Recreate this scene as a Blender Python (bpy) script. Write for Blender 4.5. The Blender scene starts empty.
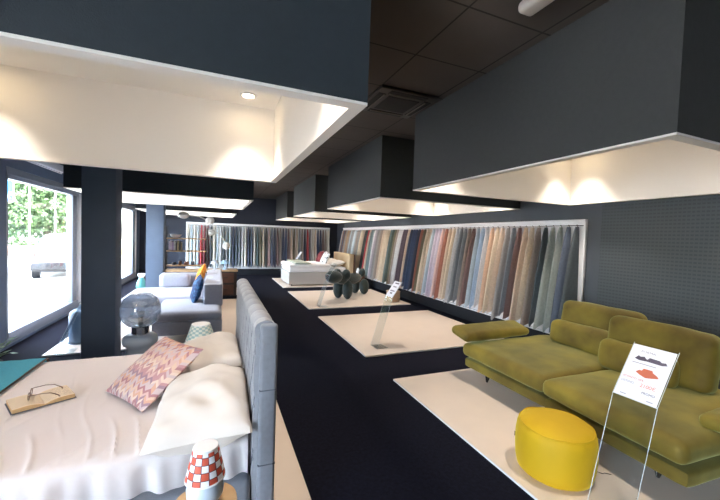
import bpy, bmesh, math, random
from mathutils import Vector, Matrix, noise
random.seed(7)
PI = math.pi
SC = bpy.context.scene
COL = SC.collection

# ------------------------------------------------------------------ camera
F_PX, YAW, PITCH, ROLL, EYE = 347.467, 0.3903887, -0.0362322, 0.0339089, 1.6
def camera_axes():
    cy, sy, cp, sp = math.cos(YAW), math.sin(YAW), math.cos(PITCH), math.sin(PITCH)
    f = Vector((sy*cp, cy*cp, sp)); r = Vector((cy, -sy, 0)); u = r.cross(f)
    cr, sr = math.cos(ROLL), math.sin(ROLL)
    return cr*r + sr*u, -sr*r + cr*u, f
_r, _u, _f = camera_axes()
cam_data = bpy.data.cameras.new('camera')
cam = bpy.data.objects.new('camera', cam_data); COL.objects.link(cam)
cam_data.sensor_width = 36.0; cam_data.lens = F_PX/720*36; cam_data.clip_start = 0.02; cam_data.clip_end = 400
cam.matrix_world = Matrix(((_r.x, _u.x, -_f.x, 0), (_r.y, _u.y, -_f.y, 0), (_r.z, _u.z, -_f.z, EYE), (0, 0, 0, 1)))
SC.camera = cam

# ------------------------------------------------------------------ world, sun, exposure
SKY_STRENGTH = 3.6
SUN_ENERGY = 14.0
SPOT_WATTS = 60.0
SC.view_settings.view_transform = 'Standard'
SC.view_settings.look = 'None'
SC.view_settings.gamma = 1.0
SC.view_settings.use_curve_mapping = False
SC.view_settings.exposure = 1.17
SC.cycles.use_denoising = True
SC.cycles.max_bounces = 10
SC.cycles.diffuse_bounces = 6
SC.cycles.transparent_max_bounces = 24
SC.cycles.sample_clamp_indirect = 6.0
SC.cycles.caustics_reflective = False
SC.cycles.caustics_refractive = False
world = bpy.data.worlds.new('sky'); SC.world = world; world.use_nodes = True
wn = world.node_tree.nodes; wl = world.node_tree.links
sky = wn.new('ShaderNodeTexSky'); sky.sky_type = 'NISHITA'; sky.sun_disc = False
sky.sun_elevation = math.radians(58); sky.sun_rotation = math.radians(60); sky.air_density = 0.8; sky.dust_density = 3.0; sky.ozone_density = 0.4
hs = wn.new('ShaderNodeHueSaturation'); hs.inputs['Saturation'].default_value = .6; wl.new(sky.outputs[0], hs.inputs['Color']); wl.new(hs.outputs[0], wn['Background'].inputs[0]); wn['Background'].inputs[1].default_value = SKY_STRENGTH
sun_d = bpy.data.lights.new('sun', 'SUN'); sun_d.energy = SUN_ENERGY; sun_d.angle = 0.01; sun_d.color = (1, .96, .9)
sun = bpy.data.objects.new('sun', sun_d); COL.objects.link(sun)
sun.rotation_euler = Vector((-0.45, 0.25, -0.9)).to_track_quat('-Z', 'Y').to_euler(); sun.location = (8, -6, 14)
WINDOWS_Y = [(5.84, 8.55), (9.9, 13.6), (-2.4, 0.75)]
SILL, HEAD = 0.03, 2.36
WX = -2.5
for y0, y1 in WINDOWS_Y:                    # sky portals in the window openings
    d = bpy.data.lights.new('window_portal', 'AREA'); d.shape = 'RECTANGLE'; d.size = HEAD-SILL; d.size_y = y1-y0
    d.cycles.is_portal = True
    o = bpy.data.objects.new('window_portal', d); COL.objects.link(o)
    o.location = (WX-0.16, (y0+y1)/2, (SILL+HEAD)/2); o.rotation_euler = (0, -PI/2, 0)

# ------------------------------------------------------------------ helpers
def lin(c):
    return tuple(((v/255)/12.92 if v/255 <= .04045 else ((v/255+.055)/1.055)**2.4) for v in c)
MATS = {}
def mat(name, rgb=(128,)*3, rough=.6, metal=0., sheen=0., sheen_tint=(255, 255, 255), var=.0, vscale=8., bump=0., bscale=120., spec=.5, coat=0., emit=None, estr=0.):
    if name in MATS: return MATS[name]
    m = bpy.data.materials.new(name); m.use_nodes = True
    n = m.node_tree.nodes; l = m.node_tree.links; b = n['Principled BSDF']
    c = lin(rgb)
    b.inputs['Base Color'].default_value = (*c, 1)
    b.inputs['Roughness'].default_value = rough; b.inputs['Metallic'].default_value = metal
    b.inputs['Specular IOR Level'].default_value = spec
    b.inputs['Coat Weight'].default_value = coat
    if sheen:
        b.inputs['Sheen Weight'].default_value = sheen; b.inputs['Sheen Roughness'].default_value = .4
        b.inputs['Sheen Tint'].default_value = (*lin(sheen_tint), 1)
    if emit:
        b.inputs['Emission Color'].default_value = (*lin(emit), 1); b.inputs['Emission Strength'].default_value = estr
    tc = n.new('ShaderNodeTexCoord')
    if var:
        t = n.new('ShaderNodeTexNoise'); t.inputs['Scale'].default_value = vscale; t.inputs['Detail'].default_value = 4
        l.new(tc.outputs['Object'], t.inputs['Vector'])
        r = n.new('ShaderNodeMapRange'); r.inputs['From Min'].default_value = .3; r.inputs['From Max'].default_value = .7
        r.inputs['To Min'].default_value = 1-var; r.inputs['To Max'].default_value = 1+var
        l.new(t.outputs[0], r.inputs['Value'])
        mx = n.new('ShaderNodeVectorMath'); mx.operation = 'SCALE'; mx.inputs[0].default_value = c
        l.new(r.outputs[0], mx.inputs['Scale']); l.new(mx.outputs[0], b.inputs['Base Color'])
    if bump:
        t2 = n.new('ShaderNodeTexNoise'); t2.inputs['Scale'].default_value = bscale; t2.inputs['Detail'].default_value = 3
        l.new(tc.outputs['Object'], t2.inputs['Vector'])
        bp = n.new('ShaderNodeBump'); bp.inputs['Strength'].default_value = bump; bp.inputs['Distance'].default_value = .01
        l.new(t2.outputs[0], bp.inputs['Height']); l.new(bp.outputs[0], b.inputs['Normal'])
    MATS[name] = m
    return m

class NT:
    """small node-graph writer for pattern materials"""
    def __init__(s, name, rough=.6):
        s.m = bpy.data.materials.new(name); s.m.use_nodes = True; MATS[name] = s.m
        s.n = s.m.node_tree.nodes; s.l = s.m.node_tree.links; s.b = s.n['Principled BSDF']
        s.b.inputs['Roughness'].default_value = rough
        tc = s.n.new('ShaderNodeTexCoord'); sp = s.n.new('ShaderNodeSeparateXYZ'); s.l.new(tc.outputs['Object'], sp.inputs[0])
        s.tc = tc; s.x, s.y, s.z = sp.outputs
    def op(s, o, a, b=None, c=None):
        k = s.n.new('ShaderNodeMath'); k.operation = o
        for i, v in enumerate((a, b, c)):
            if v is None: continue
            if isinstance(v, (int, float)): k.inputs[i].default_value = v
            else: s.l.new(v, k.inputs[i])
        return k.outputs[0]
    def mix(s, f, a, b):
        k = s.n.new('ShaderNodeMix'); k.data_type = 'RGBA'
        if isinstance(f, (int, float)): k.inputs[0].default_value = f
        else: s.l.new(f, k.inputs[0])
        for i, v in ((6, a), (7, b)):
            if isinstance(v, tuple): k.inputs[i].default_value = (*lin(v), 1)
            else: s.l.new(v, k.inputs[i])
        return k.outputs[2]
    def noise(s, scale, detail=3):
        t = s.n.new('ShaderNodeTexNoise'); t.inputs['Scale'].default_value = scale; t.inputs['Detail'].default_value = detail
        s.l.new(s.tc.outputs['Object'], t.inputs['Vector']); return t.outputs[0]
    def bump(s, h, strength=.5, dist=.01):
        k = s.n.new('ShaderNodeBump'); k.inputs['Strength'].default_value = strength; k.inputs['Distance'].default_value = dist
        s.l.new(h, k.inputs['Height']); s.l.new(k.outputs[0], s.b.inputs['Normal'])
    def color(s, c): s.l.new(c, s.b.inputs['Base Color']); return s.m

def clear_mat(name, tint=(255, 255, 255), gloss=1.0, ior=1.5, rough=.02, milk=0.):
    m = bpy.data.materials.new(name); m.use_nodes = True; n = m.node_tree.nodes; l = m.node_tree.links
    n.remove(n['Principled BSDF'])
    tr = n.new('ShaderNodeBsdfTransparent'); tr.inputs[0].default_value = (*lin(tint), 1)
    gl = n.new('ShaderNodeBsdfGlossy'); gl.inputs['Roughness'].default_value = rough
    fr = n.new('ShaderNodeLayerWeight'); fr.inputs[0].default_value = .5      # Schlick reflectance from the facing angle
    pw = n.new('ShaderNodeMath'); pw.operation = 'POWER'; pw.inputs[1].default_value = 5.; l.new(fr.outputs['Facing'], pw.inputs[0])
    k = n.new('ShaderNodeMath'); k.operation = 'MULTIPLY_ADD'; k.use_clamp = True; f0 = ((ior-1)/(ior+1))**2*gloss; k.inputs[1].default_value = .9*min(1, gloss); k.inputs[2].default_value = f0
    mx = n.new('ShaderNodeMixShader'); l.new(pw.outputs[0], k.inputs[0]); l.new(k.outputs[0], mx.inputs[0])
    if milk:
        df = n.new('ShaderNodeBsdfDiffuse'); df.inputs[0].default_value = (.75, .82, .9, 1); m2 = n.new('ShaderNodeMixShader'); m2.inputs[0].default_value = milk
        l.new(tr.outputs[0], m2.inputs[1]); l.new(df.outputs[0], m2.inputs[2]); l.new(m2.outputs[0], mx.inputs[1])
    else: l.new(tr.outputs[0], mx.inputs[1])
    l.new(gl.outputs[0], mx.inputs[2]); l.new(mx.outputs[0], n['Material Output'].inputs[0])
    MATS[name] = m; return m

def tag(o, label=None, cat=None, group=None, kind=None):
    if label: o['label'] = label
    if cat: o['category'] = cat
    if group: o['group'] = group
    if kind: o['kind'] = kind
    return o
def thing(name, label, cat, loc=(0, 0, 0), rz=0, group=None):
    o = bpy.data.objects.new(name, None); COL.objects.link(o); o.empty_display_size = .1
    o.location = loc; o.rotation_euler = (0, 0, rz)
    return tag(o, label, cat, group)
def obj(name, bm, m, parent=None, loc=(0, 0, 0), rot=(0, 0, 0), smooth=40):
    me = bpy.data.meshes.new(name); bmesh.ops.recalc_face_normals(bm, faces=bm.faces); bm.to_mesh(me); bm.free()
    for mm in (m if isinstance(m, (list, tuple)) else [m]): me.materials.append(mm)
    if smooth:
        for p in me.polygons: p.use_smooth = True
        me.set_sharp_from_angle(angle=math.radians(smooth))
    o = bpy.data.objects.new(name, me); COL.objects.link(o); o.location = loc; o.rotation_euler = rot
    if parent: o.parent = parent
    return o
def struct(name, bm, m, **k):
    o = obj(name, bm, m, **k); o['kind'] = 'structure'; return o
def copy_tree(o, parent=None):
    c = o.copy(); COL.objects.link(c)
    if parent: c.parent = parent
    for ch in list(o.children): copy_tree(ch, c)
    return c

def BM(): return bmesh.new()
def box(bm, x0, y0, z0, x1, y1, z1, bev=0, seg=2, mi=0, mtx=None):
    g = bmesh.ops.create_cube(bm, size=1)['verts']
    for v in g: v.co = Vector(((x0+x1)/2+v.co.x*(x1-x0), (y0+y1)/2+v.co.y*(y1-y0), (z0+z1)/2+v.co.z*(z1-z0)))
    fs = set(f for v in g for f in v.link_faces)
    if bev:
        r = bmesh.ops.bevel(bm, geom=list({e for v in g for e in v.link_edges}), offset=bev, segments=seg, profile=.5, affect='EDGES')
        fs = set(r['faces']) | {f for f in fs if f.is_valid}
    vs = {v for f in fs for v in f.verts}
    for f in fs: f.material_index = mi
    if mtx is not None:
        for v in vs: v.co = mtx @ v.co
    return bm
def bx(*a, **k): return box(BM(), *a, **k)
def lathe(bm, prof, n=32, c=(0, 0, 0), closed=True, mi=0):
    rings = []
    for r, z in prof:
        rings.append([bm.verts.new((c[0]+r*math.cos(2*PI*i/n), c[1]+r*math.sin(2*PI*i/n), c[2]+z)) for i in range(n)] if r > 1e-6 else [bm.verts.new((c[0], c[1], c[2]+z))])
    for a, b in zip(rings, rings[1:]):
        for i in range(n):
            j = (i+1) % n
            if len(a) == 1 and len(b) == 1: continue
            if len(a) == 1: f = bm.faces.new((a[0], b[i], b[j]))
            elif len(b) == 1: f = bm.faces.new((a[i], a[j], b[0]))
            else: f = bm.faces.new((a[i], a[j], b[j], b[i]))
            f.material_index = mi
    return bm
def tube(bm, pts, r, n=8, cap=True, mi=0):
    pts = [Vector(p) for p in pts]; rs = r if isinstance(r, (list, tuple)) else [r]*len(pts)
    t0 = (pts[1]-pts[0]).normalized(); up = Vector((0, 0, 1)) if abs(t0.z) < .9 else Vector((1, 0, 0))
    nx = t0.cross(up).normalized(); rings = []
    for i, p in enumerate(pts):
        a = pts[max(i-1, 0)]; b = pts[min(i+1, len(pts)-1)]; t = (b-a).normalized()
        nx = (nx - t*nx.dot(t)).normalized(); ny = t.cross(nx)
        rings.append([bm.verts.new(p + rs[i]*(math.cos(2*PI*k/n)*nx + math.sin(2*PI*k/n)*ny)) for k in range(n)])
    for a, b in zip(rings, rings[1:]):
        for k in range(n): bm.faces.new((a[k], a[(k+1) % n], b[(k+1) % n], b[k])).material_index = mi
    if cap:
        bm.faces.new(rings[0][::-1]).material_index = mi; bm.faces.new(rings[-1]).material_index = mi
    return bm
def ball(bm, c, r, seg=20, rot=None):
    r = r if isinstance(r, (tuple, list)) else (r,)*3
    M = Matrix.Translation(c) @ (rot.to_4x4() if rot else Matrix()) @ Matrix.Diagonal((*r, 1))
    bmesh.ops.create_uvsphere(bm, u_segments=seg, v_segments=max(8, seg*2//3), radius=1, matrix=M)
    return bm
def grid_surf(bm, fn, nu, nv, mi=0, wrap=False):
    V = [[bm.verts.new(fn(i/nu, j/nv)) for j in range(nv+1)] for i in range(nu if wrap else nu+1)]
    for i in range(nu):
        for j in range(nv):
            a, b = V[i], V[(i+1) % len(V)]
            bm.faces.new((a[j], b[j], b[j+1], a[j+1])).material_index = mi
    return V
def nz(p, s=1., seed=0.): return noise.noise(Vector((p[0]*s+seed, p[1]*s-seed*.7, p[2]*s+seed*1.3)))
def soft_box(sx, sy, sz, r=.05, crown=0., wob=0., seed=0., cuts=14, side=0.):
    """rounded upholstered block centred on x,y with its base at z=0"""
    bm = BM(); bmesh.ops.create_cube(bm, size=2); bmesh.ops.subdivide_edges(bm, edges=bm.edges[:], cuts=cuts, use_grid_fill=True)
    h = Vector((sx/2, sy/2, sz/2)); r = min(r, min(h)*.98)
    for v in bm.verts:
        p = v.co.copy()
        w = Vector([math.copysign(abs(p[i])**.72, p[i]) * h[i] for i in range(3)])
        inn = Vector([max(-(h[i]-r), min(h[i]-r, w[i])) for i in range(3)])
        d = w - inn; d = d.normalized()*r if d.length > 1e-9 else d
        q = inn + d
        u, t = q.x/h.x, q.y/h.y
        k = max(0, 1-u*u)*max(0, 1-t*t)
        if p.z > 0: q.z += crown*k**.6*(q.z/h.z)
        if side: q.x += side*math.copysign(1, p.x)*max(0, 1-t*t)*(1-(q.z/h.z)**2)*abs(u)**3; q.y += side*math.copysign(1, p.y)*max(0, 1-u*u)*(1-(q.z/h.z)**2)*abs(t)**3
        if wob:
            e = nz(q, 4, seed)*wob + nz(q, 11, seed+5)*wob*.35
            q += (q-inn).normalized()*e if (q-inn).length > 1e-6 else Vector((0, 0, math.copysign(1, p.z)*e))
        v.co = q + Vector((0, 0, h.z))
    return bm
def cushion(w, h, t, seed=0., pinch=.05, n=22, wr=.006, droop=0., pw=2.6):
    """scatter cushion in the local xy plane, centred, puffed in z"""
    bm = BM(); 
    def P(u, v, s):
        a, b = 2*u-1, 2*v-1
        x = w/2*a*(1-pinch*(1-abs(b)**2)*abs(a)); y = h/2*b*(1-pinch*(1-abs(a)**2)*abs(b))
        th = max(0, (1-abs(a)**pw))**.55*max(0, (1-abs(b)**pw))**.55
        z = s*t/2*th + wr*nz((x, y, s*.3), 9, seed)*th**.3*2 + wr*2*nz((x, y, 0), 3, seed+3)*th
        return Vector((x, y, z - droop*(a*a)))
    grid_surf(bm, lambda u, v: P(u, v, 1), n, n); grid_surf(bm, lambda u, v: P(u, v, -1), n, n)
    bmesh.ops.remove_doubles(bm, verts=bm.verts, dist=.0008)
    return bm
def prism(bm, poly, axis, a, b, mi=0):
    """extrude a 2D polygon: axis 'x' -> poly in (y,z); 'y' -> (x,z); 'z' -> (x,y)"""
    def P(p, t): return {'x': (t, p[0], p[1]), 'y': (p[0], t, p[1]), 'z': (p[0], p[1], t)}[axis]
    A = [bm.verts.new(P(p, a)) for p in poly]; B = [bm.verts.new(P(p, b)) for p in poly]
    bm.faces.new(A).material_index = mi; bm.faces.new(B[::-1]).material_index = mi
    for i in range(len(poly)): bm.faces.new((A[i], B[i], B[(i+1) % len(poly)], A[(i+1) % len(poly)])).material_index = mi
    return bm
def text(s, size, m, parent, loc, rot=(0, 0, 0), name='lettering', align='LEFT', scale=(1, 1, 1)):
    c = bpy.data.curves.new(name, 'FONT'); c.body = s; c.size = size; c.align_x = align; c.extrude = .0004
    t0 = bpy.data.objects.new(name, c); COL.objects.link(t0); bpy.context.view_layer.update()
    me = bpy.data.meshes.new_from_object(t0.evaluated_get(bpy.context.evaluated_depsgraph_get())); bpy.data.objects.remove(t0); me.materials.clear(); me.materials.append(m)
    o = bpy.data.objects.new(name, me); COL.objects.link(o); o.parent = parent; o.location = loc; o.rotation_euler = rot; o.scale = scale
    return o

# ------------------------------------------------------------------ materials
M_wall = mat('dark_wall_paint', (74, 80, 88), .75, var=.06, vscale=3, bump=.15, bscale=60)
M_back = mat('navy_wall_paint', (36, 41, 54), .8, var=.06, vscale=3)
M_skirt = mat('black_skirting', (22, 23, 30), .8, var=.1, vscale=3)
M_wallside = mat('dark_blue_wall_paint', (92, 106, 126), .75, var=.06, vscale=3)
M_box = mat('canopy_board', (58, 60, 60), .8, var=.05, vscale=30, bump=.1, bscale=200)
M_boxin = mat('canopy_lining', (248, 244, 238), .7)
M_carpet = mat('black_carpet', (21, 22, 34), .95, var=.35, vscale=40, bump=.5, bscale=300, spec=.1)
M_plat = mat('platform_laminate', (236, 220, 204), .28, var=.02, vscale=5, spec=.45)
M_platedge = mat('platform_edge', (240, 238, 236), .4)
M_alu = mat('window_aluminium', (150, 156, 166), .45, metal=.3)
M_white = mat('white_lacquer', (236, 236, 238), .45)
M_black = mat('black_rubber', (20, 20, 22), .6)
M_dark = mat('dark_plastic', (42, 40, 38), .6)
M_chrome = mat('chrome', (220, 222, 226), .12, metal=1.)
M_darkmetal = mat('dark_metal', (50, 46, 44), .35, metal=.8)
M_glass = clear_mat('window_glass', (250, 253, 253), 1.0, 1.45)
M_acryl = clear_mat('clear_acrylic', (246, 249, 250), .8, 1.5)
M_acryl_edge = mat('acrylic_edge', (214, 222, 224), .2)
M_globe = clear_mat('clear_blown_glass', (244, 248, 252), 3.2, 1.5, .05, .20)
M_sheet = mat('white_sheet', (248, 243, 242), .8, var=.015, vscale=4, sheen=.2)
M_pillow = mat('white_pillowcase', (214, 207, 200), .8, var=.02, vscale=4, sheen=.2)
M_greyuph = mat('grey_upholstery', (118, 122, 131), .85, var=.06, vscale=40, bump=.25, bscale=250, sheen=.3)
M_greylight = mat('pale_grey_upholstery', (146, 149, 156), .85, var=.05, vscale=40, bump=.2, bscale=250, sheen=.3)
M_velvet = mat('olive_velvet', (112, 92, 18), .75, var=.22, vscale=5, bump=.12, bscale=180, sheen=.9, sheen_tint=(190, 190, 120))
t = NT('olive_velvet_nap', .75)
rr = t.n.new('ShaderNodeMapRange'); rr.inputs['From Min'].default_value = .35; rr.inputs['From Max'].default_value = .65; t.l.new(t.noise(2.6, 4), rr.inputs['Value'])
M_velvet = t.color(t.mix(rr.outputs[0], (90, 72, 12), (134, 116, 34))); t.bump(t.noise(170), .12)
t.b.inputs['Sheen Weight'].default_value = .9; t.b.inputs['Sheen Roughness'].default_value = .4; t.b.inputs['Sheen Tint'].default_value = (*lin((176, 182, 124)), 1)
M_yellow = mat('yellow_velvet', (212, 168, 8), .7, var=.05, vscale=4, sheen=.6, sheen_tint=(235, 225, 90))
M_teal = mat('teal_blanket', (88, 198, 222), .9, var=.08, vscale=60, bump=.3, bscale=300, sheen=.3)
M_trim = mat('taupe_trim', (120, 100, 90), .8)
M_wood = mat('pale_wood', (196, 160, 116), .5, var=.12, vscale=12)
M_brown = mat('brown_wood', (92, 62, 48), .5, var=.15, vscale=12)
M_brownd = mat('dark_wood', (52, 44, 42), .5, var=.15, vscale=12)
M_paper = mat('paper_page', (226, 206, 176), .8)
M_pageedge = mat('page_edges', (206, 168, 118), .8, var=.12, vscale=80)
M_ceram = mat('blue_grey_ceramic', (98, 126, 156), .5)
M_ceramw = mat('white_ceramic', (206, 216, 228), .3)
M_leaf = mat('plant_leaf', (160, 190, 150), .6, var=.2, vscale=20)
M_dogfab = mat('dark_green_fabric', (46, 58, 58), .85, var=.12, vscale=20, bump=.3, bscale=200, sheen=.3)

# ceiling tiles: 0.6 m grid with dark seams
t = NT('ceiling_tile', .85)
gx = t.op('ABSOLUTE', t.op('SUBTRACT', t.op('FRACT', t.op('DIVIDE', t.op('SUBTRACT', t.x, 1.36), .6)), .5))
gy = t.op('ABSOLUTE', t.op('SUBTRACT', t.op('FRACT', t.op('DIVIDE', t.op('SUBTRACT', t.y, 1.73), .6)), .5))
seam = t.op('GREATER_THAN', t.op('MAXIMUM', gx, gy), .489)
M_tile = t.color(t.mix(seam, t.mix(t.noise(3), (76, 69, 64), (88, 80, 74)), (36, 30, 28)))
t.bump(t.op('MULTIPLY', seam, -1), .6, .02)
# perforated panel on the right wall
t = NT('perforated_panel', .7)
fy = t.op('FRACT', t.op('DIVIDE', t.y, .04)); fz = t.op('FRACT', t.op('DIVIDE', t.z, .042))
dy = t.op('SUBTRACT', fy, .5); dz = t.op('SUBTRACT', fz, .5)
hole = t.op('LESS_THAN', t.op('ABSOLUTE', dz), .22)
hole2 = t.op('MULTIPLY', hole, t.op('LESS_THAN', t.op('ABSOLUTE', dy), .36))
M_perf = t.color(t.mix(hole2, (72, 80, 85), (59, 67, 73)))
t.bump(t.op('MULTIPLY', hole2, -1), .5, .01)
# chevron cushion
t = NT('chevron_weave', .85)
zig = t.op('ABSOLUTE', t.op('SUBTRACT', t.op('FRACT', t.op('DIVIDE', t.x, .05)), .5))
row = t.op('DIVIDE', t.op('ADD', t.y, t.op('MULTIPLY', zig, .05)), .019)
rv = t.op('FLOOR', row)
cellx = t.op('FLOOR', t.op('DIVIDE', t.x, .025))
wn1 = t.n.new('ShaderNodeTexWhiteNoise'); wn1.noise_dimensions = '1D'; t.l.new(rv, wn1.inputs['W'])
wn2 = t.n.new('ShaderNodeTexWhiteNoise'); wn2.noise_dimensions = '2D'
cb = t.n.new('ShaderNodeCombineXYZ'); t.l.new(rv, cb.inputs[0]); t.l.new(cellx, cb.inputs[1]); t.l.new(cb.outputs[0], wn2.inputs['Vector'])
rp = t.n.new('ShaderNodeValToRGB'); rp.color_ramp.interpolation = 'CONSTANT'
cols = [(208, 172, 164), (186, 140, 142), (220, 196, 180), (156, 126, 138), (206, 160, 138), (200, 178, 178), (172, 122, 126), (214, 182, 160)]
e = rp.color_ramp.elements; e[0].color = (*lin(cols[0]), 1); e[1].position = 1/8; e[1].color = (*lin(cols[1]), 1)
for i in range(2, 8): k = e.new(i/8); k.color = (*lin(cols[i]), 1)
t.l.new(t.op('FRACT', t.op('ADD', wn1.outputs[0], t.op('MULTIPLY', wn2.outputs[0], .22))), rp.inputs[0])
M_chev = t.color(rp.outputs[0]); t.bump(t.noise(160), .3)
# basket-weave lampshades
def shade_mat(name, N, rowh, red, white, line, z0=0.):
    t = NT(name, .6)
    u = t.op('DIVIDE', t.op('MULTIPLY', t.op('ARCTAN2', t.y, t.x), N), 2*PI); v = t.op('DIVIDE', t.op('SUBTRACT', t.z, z0), rowh)
    par = t.op('ABSOLUTE', t.op('MODULO', t.op('ADD', t.op('FLOOR', u), t.op('FLOOR', v)), 2))
    fu = t.op('ABSOLUTE', t.op('SUBTRACT', t.op('FRACT', u), .5)); fv = t.op('ABSOLUTE', t.op('SUBTRACT', t.op('FRACT', v), .5))
    out = t.op('GREATER_THAN', t.op('MAXIMUM', fu, fv), .445)
    return t.color(t.mix(out, t.mix(t.op('GREATER_THAN', par, .5), white, red), line))
M_shade_red = shade_mat('red_basket_shade', 14, .024, (206, 84, 58), (238, 236, 240), (96, 52, 58))
M_shade_green = shade_mat('green_mosaic_shade', 22, .014, (160, 190, 190), (226, 228, 216), (190, 204, 198))
# printed page
t = NT('printed_page', .8)
ln = t.op('GREATER_THAN', t.op('FRACT', t.op('DIVIDE', t.x, .007)), .55)
wd = t.op('GREATER_THAN', t.noise(180, 1), .47)
inb = t.op('LESS_THAN', t.op('ABSOLUTE', t.y), .085)
M_page = t.color(t.mix(t.op('MULTIPLY', t.op('MULTIPLY', ln, wd), inb), (232, 212, 184), (150, 132, 116)))
# leaves of the trees, bricks, asphalt
M_tree = mat('tree_leaves', (92, 116, 76), .6, var=.3, vscale=.8)
M_trunk = mat('tree_bark', (110, 96, 84), .9, var=.2, vscale=6)
M_asph = mat('pale_asphalt', (186, 184, 180), .9, var=.05, vscale=2)
t = NT('garden_brick', .8)
bt = t.n.new('ShaderNodeTexBrick'); bt.inputs['Scale'].default_value = 4
for i, c in ((1, (186, 122, 96)), (2, (200, 140, 110)), (3, (220, 210, 200))): bt.inputs[i].default_value = (*lin(c), 1)
t.l.new(t.tc.outputs['Object'], bt.inputs['Vector']); M_brick = t.color(bt.outputs[0])

# ------------------------------------------------------------------ room shell
RX, BY, FY, CZ = 4.72, 14.08, -3.0, 2.99
struct('floor', bx(WX-.16, FY-.15, -.12, RX+.15, BY+.15, 0), M_carpet)
struct('ceiling', bx(WX-.16, FY-.15, CZ, RX+.15, BY+.15, CZ+.25), M_tile)
struct('wall_back', bx(WX-.16, BY, 0, RX+.15, BY+.15, CZ), M_back)
struct('wall_right', bx(RX, FY, 0, RX+.15, BY, CZ), M_wall)
struct('wall_front', bx(WX-.16, FY-.15, 0, RX+.15, FY, CZ), M_wall)
bm = BM(); edges = [FY] + [v for w in sorted(WINDOWS_Y) for v in w] + [BY]
for i in range(0, len(edges), 2): box(bm, WX-.16, edges[i], 0, WX, edges[i+1], CZ)
for y0, y1 in WINDOWS_Y: box(bm, WX-.16, y0, 0, WX, y1, SILL); box(bm, WX-.16, y0, HEAD, WX, y1, CZ)
struct('wall_left', bm, M_wallside)
struct('trim_1', bx(RX-.012, -1.5, .0, RX, 3.06, 2.62, bev=.003), M_perf)
struct('baseboard_right', bx(RX-.03, 3.06, 0, RX, BY, .235, bev=.004), M_skirt)
struct('baseboard_back', bx(WX, BY-.03, 0, RX-.03, BY, .235, bev=.004), M_skirt)
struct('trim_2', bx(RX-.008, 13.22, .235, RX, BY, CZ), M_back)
for i, (y0, y1) in enumerate(WINDOWS_Y):
    w = bpy.data.objects.new('window_%d' % (i+1), None); COL.objects.link(w); w['kind'] = 'structure'
    w.location = (WX, (y0+y1)/2, 0); h = (y1-y0)/2
    fr = BM(); xa, xb = -.12, -.005
    box(fr, xa, -h, SILL, xb, h, SILL+.16, .006); box(fr, xa, -h, HEAD-.15, xb, h, HEAD, .006)
    box(fr, xa-.01, -h, HEAD-.10, xb+.012, h, HEAD-.07, .004)
    box(fr, xa, -h, SILL+.1, xb, -h+.06, HEAD-.1, .006)
    je = h-.42 if i == 0 else h-.4
    box(fr, xa, je, SILL+.1, xb-.02, je+(.2 if i == 0 else .3), HEAD-.1, .006)
    obj('frame', fr, M_alu, w)
    jb = BM(); box(jb, xa, je+(.235 if i == 0 else .335), SILL+.1, xb+.004, h, HEAD-.1, .004); obj('jamb', jb, M_white, w)
    gs = BM(); box(gs, xa+.05, je+(.2 if i == 0 else .3), SILL+.1, xa+.06, je+(.235 if i == 0 else .335), HEAD-.1); obj('seal', gs, M_black, w)
    obj('pane', bx(-.07, -h+.06, SILL+.16, -.062, je, HEAD-.15), M_glass, w)
struct('pillar', bx(-1.43, 4.85, 0, -1.10, 5.14, CZ, bev=.006), M_wallside)
struct('pillar', bx(-1.46, 8.9, 0, -1.12, 9.25, CZ, bev=.006), M_wallside)
for i, (y0, y1) in enumerate(((5.6, 7.45), (10.2, 12.6))):
    t_ = thing('blind_cassette', ['white roller blind cassette above the near shop window', 'white roller blind cassette above the far shop window'][i], 'blind', (WX+.03, (y0+y1)/2, 2.52))
    hh = (y1-y0)/2
    obj('housing', bx(-.028, -hh, 0, .06, hh, .115, bev=.012), M_white, t_)
    obj('bottom_rail', bx(-.0, -hh+.03, -.022, .02, hh-.03, -.002, bev=.004), M_white, t_)

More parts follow.
